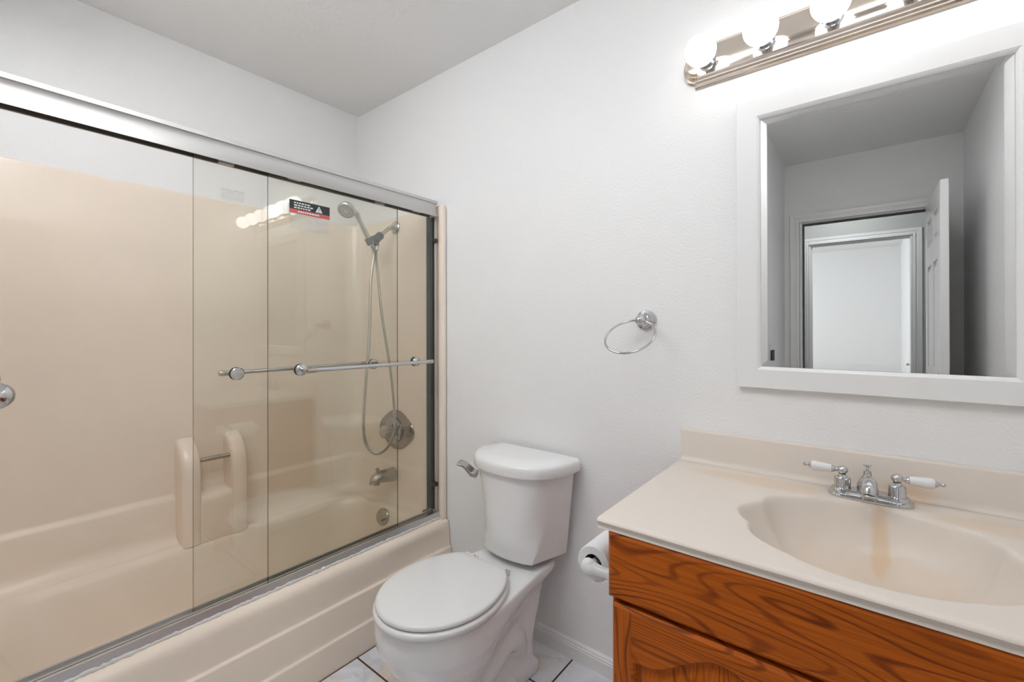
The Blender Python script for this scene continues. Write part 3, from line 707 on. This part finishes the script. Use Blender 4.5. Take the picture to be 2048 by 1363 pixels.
def door(x0, x1):
    z0, z1 = .13, .6465; yF = CYF; st = .046; N = 96
    xc = (x0+x1)/2; hw = (x1-x0)/2
    def arch(x, ins):
        u = abs(x-xc)/(hw-st); zb, zp = .541, .613
        if u > .80: z = zb+.004*(1-(u-.8)/.2)
        else:
            t = 1-u/.80; s = t*t*(3-2*t); z = zb+.004+(zp-zb-.004)*s**.85
        return z-ins
    def opening(ins, y):
        pts = []; a, b = x0+st+ins, x1-st-ins; zb = z0+st+.006+ins
        n4 = N//4
        for i in range(n4): pts.append((a+(b-a)*i/n4, y, zb))
        for i in range(n4): pts.append((b, y, zb+(arch(b, ins)-zb)*i/n4))
        for i in range(n4): xx = b+(a-b)*i/n4; pts.append((xx, y, arch(xx, ins)))
        for i in range(n4): pts.append((a, y, arch(a, ins)+(zb-arch(a, ins))*i/n4))
        return pts
    def outer(ins, y):
        pts = []; a, b, c, d = x0+ins, x1-ins, z0+ins, z1-ins; n4 = N//4
        for i in range(n4): pts.append((a+(b-a)*i/n4, y, c))
        for i in range(n4): pts.append((b, y, c+(d-c)*i/n4))
        for i in range(n4): pts.append((b+(a-b)*i/n4, y, d))
        for i in range(n4): pts.append((a, y, d+(c-d)*i/n4))
        return pts
    d = BM()
    loft(d, [outer(0, -.556), outer(0, yF+.005), outer(.006, yF), opening(0, yF), opening(.004, yF+.004), opening(.007, yF+.010)], True, True, False)
    fr_ = obj('door', d, 'oak_x', cab, smooth=0)
    d = BM()
    loft(d, [opening(.006, yF+.012), opening(.006, yF+.0105), opening(.012, yF+.0100), opening(.040, yF+.002), opening(.044, yF+.0015)], True, True, True)
    obj('door_panel', d, 'oak_z', fr_, smooth=0)
    for a, b in ((x0+.006, x0+st-.004), (x1-st+.004, x1-.006)):
        d = BM(); box(d, a, b, yF-.0006, yF+.002, z0+.006, z1-.006)
        obj('door_stile', d, 'oak_z', fr_, smooth=0)
    return fr_
door(CX0+.008, 2.284); door(2.290, CX1-.008)

# ------------------------------------------------------------------ sink top
SX0, SX1, SYF, ST = 1.8185, XR-.001, -.577, .8165
top_ = thing('sink_counter', 'beige marble sink counter with shell-shaped basin, backsplash and rust stains', 'sink', (2.29, -.29, CT))
SCX, SCY, SA, SB = 2.279, -.322, .222, .207
angs = sorted(set([2*PI*i/144 for i in range(144)]+[math.atan2(y-SCY, x-SCX) % (2*PI) for x in (SX0, SX1) for y in (SYF+.012, -.02)]))
def edge_pt(a, x0, x1, y0, y1):
    c, s = math.cos(a), math.sin(a); k = 9
    if c > 1e-9: k = min(k, (x1-SCX)/c)
    if c < -1e-9: k = min(k, (x0-SCX)/c)
    if s > 1e-9: k = min(k, (y1-SCY)/s)
    if s < -1e-9: k = min(k, (y0-SCY)/s)
    return SCX+k*c, SCY+k*s
def scal(a):
    d = min(abs(a-PI), 2*PI-abs(a-PI)); e_ = min(a, 2*PI-a); d = min(d, e_)
    w = max(0, 1-d/1.15)
    return 1+.12*w*(abs(math.cos(d*4.6))-.62)
def oval(k, z, sc=1.0, flat=0):
    out = []
    for a in angs:
        r = 1/math.sqrt((math.cos(a)/SA)**2+(math.sin(a)/SB)**2); r *= k*(1+(scal(a)-1)*sc)
        out.append((SCX+r*math.cos(a), SCY+r*math.sin(a)+flat, z))
    return out
bm = BM()
def lerp(A, B, t): return [tuple(a[i]*(1-t)+b[i]*t for i in range(3)) for a, b in zip(A, B)]
e0 = [edge_pt(a, SX0, SX1, SYF+.012, -.02)+(ST,) for a in angs]; o0 = oval(1.05, ST, .5)
loft(bm, [e0, lerp(e0, o0, .5), oval(1.05, ST, .5), oval(1.022, ST-.0008, .9), oval(1.002, ST-.004), oval(.985, ST-.012), oval(.957, ST-.032), oval(.90, ST-.060), oval(.82, ST-.090), oval(.68, ST-.115, .6), oval(.45, ST-.128, .3), oval(.16, ST-.135, 0)], True, False, True)
# front bullnose with drip lip, left end, underside
nose = [(SYF+.012, ST), (SYF+.005, ST-.0012), (SYF+.001, ST-.004), (SYF, ST-.007), (SYF+.0025, ST-.0105), (SYF+.005, ST-.014), (SYF+.0055, ST-.017), (SYF+.004, ST-.0195), (SYF+.003, CT), (SYF+.02, CT)]
def sidep(k): return [(SX0+.004-.004*k[0], k[1])]
loft(bm, [[(x, y, z) for y, z in nose] for x in (SX0, SX1)], False, False, False)
v = [bm.verts.new(p) for p in [(SX0, -.0005, ST), (SX0, SYF+.012, ST)]+[(SX0, y, z) for y, z in nose[1:-1]]+[(SX0, -.0005, CT)]]
bm.faces.new(v)
v = [bm.verts.new(p) for p in [(SX0, -.0005, CT), (SX1, -.0005, CT), (SX1, SYF+.002, CT), (SX0, SYF+.002, CT)]]
# open underside: only a rim strip, so the bowl hangs free inside the cabinet
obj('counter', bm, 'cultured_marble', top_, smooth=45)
bm = BM()
bp = [(-.0005, .9115), (-.014, .9115), (-.0175, .9095), (-.019, .906), (-.019, .832), (-.021, .824), (-.026, .8185), (-.034, ST+.0004), (-.0005, ST-.004)]
extrude_x(bm, bp, SX0+.001, SX1)
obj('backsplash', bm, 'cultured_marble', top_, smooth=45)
bm = BM(); lathe(bm, [(.001, 0), (.03, 0), (.03, .003), (.02, .005), (.018, .002), (.001, .002)], (SCX, SCY, ST-.136), (0, 0, 1), 24)
obj('sink_drain', bm, 'chrome', top_)

# ------------------------------------------------------------------ faucet
FCX, FCY = 2.2785, -.083
fa = thing('faucet', 'chrome centreset faucet with two white porcelain lever handles behind the basin', 'faucet', (FCX, FCY, ST))
def stad(L, r, z, n=14):
    out = []
    for i in range(n+1): a = -PI/2+PI*i/n; out.append((FCX+L+r*math.cos(a), FCY+r*math.sin(a), z))
    for i in range(n+1): a = PI/2+PI*i/n; out.append((FCX-L+r*math.cos(a), FCY+r*math.sin(a), z))
    return out
bm = BM(); loft(bm, [stad(.052, .0285, ST+.0003), stad(.052, .0295, ST+.004), stad(.052, .0275, ST+.009), stad(.052, .024, ST+.0105), stad(.052, .0225, ST+.016), stad(.052, .021, ST+.019), stad(.052, .019, ST+.0195)])
obj('base_plate', bm, 'chrome', fa, smooth=30)
zb = ST+.0195
bm = BM(); lathe(bm, [(.020, 0), (.0215, .006), (.0205, .014), (.015, .027), (.0092, .036), (.0078, .046), (.0082, .048), (.005, .049)], (FCX-.003, FCY+.004, zb-.001), (0, 0, 1), 28)
sp_ = smooth_path([(FCX, FCY-.002, zb+.012), (FCX, FCY-.025, zb+.024), (FCX, FCY-.050, zb+.028), (FCX, FCY-.066, zb+.023), (FCX, FCY-.074, zb+.010)], 5)
tube(bm, sp_, [.018-.0045*i/(len(sp_)-1) for i in range(len(sp_))], 20)
lathe(bm, [(.0142, 0), (.0148, .001), (.0148, .004), (.012, .0055), (.010, .003)], sp_[-1]+Vector((0, 0, .002)), (0, -.15, -1), 20)
obj('spout', bm, 'chrome', fa)
bm = BM(); lathe(bm, [(.003, 0), (.003, .006), (.0045, .009), (.0085, .0125), (.0085, .0145), (.001, .0155)], (FCX-.003, FCY+.004, zb+.047), (0, 0, 1), 18)
obj('lift_rod', bm, 'chrome', fa)
for s in (-1, 1):
    hx = FCX+s*.0508
    bm = BM(); lathe(bm, [(.0175, 0), (.0175, .001), (.0168, .003), (.0168, .0235), (.0155, .0255), (.0115, .0265), (.0085, .030), (.0085, .033)], (hx, FCY, zb-.001), (0, 0, 1), 28)
    sphere(bm, (hx, FCY, zb+.041), .0118, 22, sz=.88)
    ax = Vector((s, .0, .02)).normalized(); st_ = Vector((hx, FCY, zb+.040))+ax*.009
    lathe(bm, [(.005, 0), (.0045, .004), (.0075, .008), (.0082, .011), (.0075, .0125)], st_, ax, 20)
    h = obj('handle', bm, 'chrome', fa); bm = BM()
    lathe(bm, [(.0085, .0545), (.0088, .056), (.006, .060), (.0032, .063), (.0030, .0645), (.0048, .067), (.0050, .069), (.003, .072), (.001, .073)], st_, ax, 20)
    obj('finial', bm, 'chrome', h)
    bm = BM(); lathe(bm, [(.007, .0120), (.0092, .0126), (.0100, .020), (.0116, .035), (.0124, .045), (.0118, .051), (.0094, .0545), (.007, .0555)], st_, ax, 24)
    obj('lever', bm, 'white_ceramic', h, label='white porcelain lever')

# ------------------------------------------------------------------ mirror
MX0, MX1, MZ0, MZ1 = 1.9790, 2.5895, 1.0555, 1.8800
GX0, GX1, GZ0, GZ1 = 2.0395, 2.5290, 1.1175, 1.8185
mi_ = thing('wall_mirror', 'white framed mirror hanging above the sink counter', 'mirror', (2.284, 0, MZ0))
def mrect(i, y, x0=MX0, x1=MX1, z0=MZ0, z1=MZ1): return [(x0+i, y, z0+i), (x1-i, y, z0+i), (x1-i, y, z1-i), (x0+i, y, z1-i)]
bm = BM(); fwd = GX0-MX0
loft(bm, [mrect(.0, -.001), mrect(0, -.019), mrect(.0015, -.0205), mrect(.052, -.0205), mrect(.0535, -.0195), mrect(.0555, -.0185), mrect(.0575, -.0165), mrect(.0605, -.0125), mrect(.0607, -.004)], True, False, False)
obj('mirror_frame', bm, 'trim_paint', mi_, smooth=25)
bm = BM(); g = lambda i, y: mrect(i, y, GX0-.001, GX1+.001, GZ0-.001, GZ1+.001)
loft(bm, [g(0, -.0080), g(.0175, -.0083)], True, False, True)
obj('mirror_glass', bm, 'mirror_glass', mi_, smooth=0)

# ------------------------------------------------------------------ vanity light
lt = thing('vanity_light_bar', 'polished nickel light bar with round white globes above the mirror', 'light fixture', (2.282, 0, 2.03))
LX0, LX1, LZ0, LZ1 = 1.8245, XR-.0005, 1.9665, 2.0925
def bar_loop(i, y):
    zc = (LZ0+LZ1)/2; h = (LZ1-LZ0)/2-i; xa, xb = LX0+.036+i*.6, LX1-.036-i*.6; rz = h-.014; rx = .036-i*.4+i*.6-i*.6
    pts = [(xa, y, zc-h), (xb, y, zc-h), (xb, y, zc-rz)]
    n = 14
    for k in range(1, n): a = -PI/2+PI*k/n; pts.append((xb+rx*math.cos(a), y, zc+rz*math.sin(a)))
    pts += [(xb, y, zc+rz), (xb, y, zc+h), (xa, y, zc+h), (xa, y, zc+rz)]
    for k in range(1, n): a = PI/2+PI*k/n; pts.append((xa+rx*math.cos(a), y, zc+rz*math.sin(a)))
    pts += [(xa, y, zc-rz)]
    return pts
bm = BM(); loft(bm, [bar_loop(0, -.0005), bar_loop(0, -.006), bar_loop(.003, -.010), bar_loop(.008, -.012), bar_loop(.009, -.017), bar_loop(.014, -.021), bar_loop(.015, -.026), bar_loop(.020, -.031), bar_loop(.024, -.0325)])
obj('backplate', bm, 'warm_nickel', lt, smooth=20)
BZ = 2.0215
for k in range(6):
    bx = 1.9045+.1524*k
    bm = BM(); lathe(bm, [(.024, 0), (.024, .003), (.0195, .005), (.0195, .016), (.0205, .018), (.0205, .034), (.0185, .036), (.015, .034)], (bx, -.032, BZ), (0, -1, 0), 28)
    obj('socket', bm, 'chrome', lt)
    bm = BM(); prof = [(.0125, .028), (.0135, .034)]
    R_ = .0425; c0 = .032+.052
    for i in range(2, 23): a = PI*i/24; prof.append((R_*math.sin(a), c0-.002-R_*math.cos(a)*1.0)) if R_*math.sin(a) > .0135 or i > 12 else None
    lathe(bm, prof, (bx, -.025, BZ), (0, -1, 0), 32)
    obj('bulb', bm, 'lit_globe', lt)

# ------------------------------------------------------------------ added ceiling lamps, out of view, filling bathroom and hall with light
LA, LB, LY = .56, 1.72, -1.31
cl = thing('added_ceiling_fill', 'added unseen fill light, a long white wraparound on the bathroom ceiling', 'added fill light', ((LA+LB)/2, LY, CEIL))  # added to brighten the tub side and walls evenly
bm = BM(); box(bm, LA, LB, LY-.11, LY+.11, CEIL-.022, CEIL-.0005); box(bm, LA-.015, LA, LY-.12, LY+.12, CEIL-.085, CEIL-.0005); box(bm, LB, LB+.015, LY-.12, LY+.12, CEIL-.085, CEIL-.0005)
obj('light_base', bm, 'trim_paint', cl, bevel=.004)
bm = BM(); loft(bm, [[(x, LY+.105*math.cos(PI*k/16), CEIL-.0225-.055*math.sin(PI*k/16)**.7) for k in range(17)] for x in (LA+.0005, LB-.0005)])
obj('diffuser', bm, 'lit_ceiling_fill', cl, smooth=60)

fl = thing('added_vanity_fill', 'added unseen fill light, a square white box on the ceiling before the vanity', 'added fill light', (2.28, -.99, CEIL))  # added to brighten the door wall and nook
bm = BM(); loft(bm, [[(2.28+a*k, -.99+b*k, CEIL-h) for a, b in ((-1, -1), (1, -1), (1, 1), (-1, 1))] for k, h in ((.15, .0005), (.15, .018), (.13, .026))])
obj('light_base', bm, 'trim_paint', fl, smooth=0, bevel=.004)
bm = BM(); loft(bm, [[(2.28+a*k, -.99+b*k, CEIL-h) for a, b in ((-1, -1), (1, -1), (1, 1), (-1, 1))] for k, h in ((.124, .0255), (.124, .036), (.11, .044))])
obj('diffuser', bm, 'lit_vanity_fill', fl, smooth=0, bevel=.004)
hl = thing('added_hall_fill', 'added unseen fill light, a round flush dome in the hallway beyond the bathroom door', 'added fill light', (2.1, -3.02, CEIL))  # added to lift the hall and the bathroom's low parts
bm = BM(); lathe(bm, [(.001, .0005), (.165, .0005), (.165, .022), (.15, .026)], (2.1, -3.02, CEIL), (0, 0, -1), 40)
obj('light_base', bm, 'trim_paint', hl)
bm = BM(); lathe(bm, [(.158, .024), (.157, .045), (.14, .07), (.10, .088), (.05, .096), (.001, .098)], (2.1, -3.02, CEIL), (0, 0, -1), 40)
obj('diffuser', bm, 'lit_hall_fill', hl)

# ------------------------------------------------------------------ towel ring
RX, RZ = 1.7005, 1.2535
tr = thing('towel_ring', 'chrome towel ring on a round stepped rosette above the toilet paper', 'towel ring', (RX, 0, RZ))
bm = BM(); lathe(bm, [(.001, 0), (.0335, 0), (.0345, .003), (.0335, .006), (.0305, .0065), (.0295, .010), (.027, .0105), (.026, .014), (.0225, .0145), (.021, .019), (.015, .022), (.0105, .026), (.0095, .032)], (RX, -.0005, RZ), (0, -1, 0), 40)
obj('rosette', bm, 'chrome', tr)
bm = BM(); lathe(bm, [(.0095, .028), (.0095, .036), (.0115, .038), (.0115, .041)], (RX, 0, RZ), (0, -1, 0), 24); sphere(bm, (RX-.001, -.053, RZ-.001), .0165, 26)
obj('ball_post', bm, 'chrome', tr)
bm = BM(); R_, ph, ps = .0743, .8054, .3315; O = Vector((1.6876, -.050, 1.2521)); rp = []
for i in range(72):
    a = 2*PI*i/72; lx = R_*math.sin(a); ly = R_*(math.cos(a)-1)
    rp.append(O+Vector((lx*math.cos(ps), lx*math.sin(ps)+ly*math.sin(ph), ly*math.cos(ph))))
tube(bm, rp, .0036, 12, closed=True)
obj('ring', bm, 'chrome', tr)

# ------------------------------------------------------------------ toilet paper
hold = thing('paper_holder', 'white ceramic toilet paper holder fixed to the vanity side', 'paper holder', (CX0, -.45, .667))
PXc, PZc = 1.7690, .6710
for y in (-.523, -.371):
    bm = BM()
    d = 1 if y < -.45 else -1
    tube(bm, smooth_path([(CX0+.001, y, PZc), (CX0-.02, y, PZc), (PXc+.03, y, PZc), (PXc+.004, y, PZc)], 5), [.026, .022, .018, .0155, .014, .0132, .0125, .012, .012, .012, .0125, .013, .014, .0155, .017, .0175], 18)
    sphere(bm, (PXc, y, PZc), .0205, 20, sy=.8)
    obj('post', bm, 'white_ceramic', hold)
bm = BM(); tube(bm, [(PXc, -.515, PZc), (PXc, -.378, PZc)], .009, 14)
obj('roller', bm, 'white_ceramic', hold)
bm = BM()
ro, ri, ya, yb = .0415, .0225, -.5025, -.392
def ringc(r, y, n=48): return [(PXc+r*math.cos(2*PI*i/n), y, PZc-.0015+r*math.sin(2*PI*i/n)) for i in range(n)]
L = [ringc(ri, ya), ringc(ro-.002, ya), ringc(ro, ya+.002), ringc(ro, yb-.002), ringc(ro-.002, yb), ringc(ri, yb)]
loft(bm, L, True, False, False)
loft(bm, [ringc(ri, yb), ringc(ri-.001, (ya+yb)/2), ringc(ri, ya)], True, False, False, mi=1)
tag(obj('toilet_paper_roll', bm, ['paper', 'cardboard'], loc=(PXc, -.447, PZc), smooth=40), 'white toilet paper roll on the holder beside the vanity', 'toilet paper')

# ------------------------------------------------------------------ towel bar on the near left wall, switch plate in the mirror
tb = thing('towel_bar', 'chrome ball-ended towel bar at the left edge of the view', 'towel bar', (1.0, YT, 1.118))
for x in (.84, 1.2):
    bm = BM(); lathe(bm, [(.001, 0), (.034, 0), (.033, .006), (.026, .010), (.022, .018), (.011, .026), (.0095, .07), (.0115, .085)], (x, YT+.0005, 1.119), (0, 1, 0), 30); sphere(bm, (x, YT+.0975, 1.119), .0225, 28)
    obj('ball_post', bm, 'chrome', tb)
bm = BM(); tube(bm, [(.84, YT+.065, 1.119), (1.2, YT+.065, 1.119)], .0065, 14)
obj('bar', bm, 'chrome', tb)
sw = thing('switch_plate', 'brushed metal switch plate with black rockers beside the doorway', 'light switch', (XC, -1.84, 1.06))
bm = BM(); box(bm, XC, XC+.006, -1.90, -1.78, .99, 1.12)
obj('plate', bm, 'dull_aluminum', sw, bevel=.002)
bm = BM(); box(bm, XC+.006, XC+.014, -1.885, -1.85, 1.02, 1.09)
obj('rocker', bm, 'ink', sw, bevel=.002)
bm = BM(); box(bm, XC+.006, XC+.014, -1.83, -1.795, 1.02, 1.09)
obj('rocker', bm, 'ink', sw, bevel=.002)
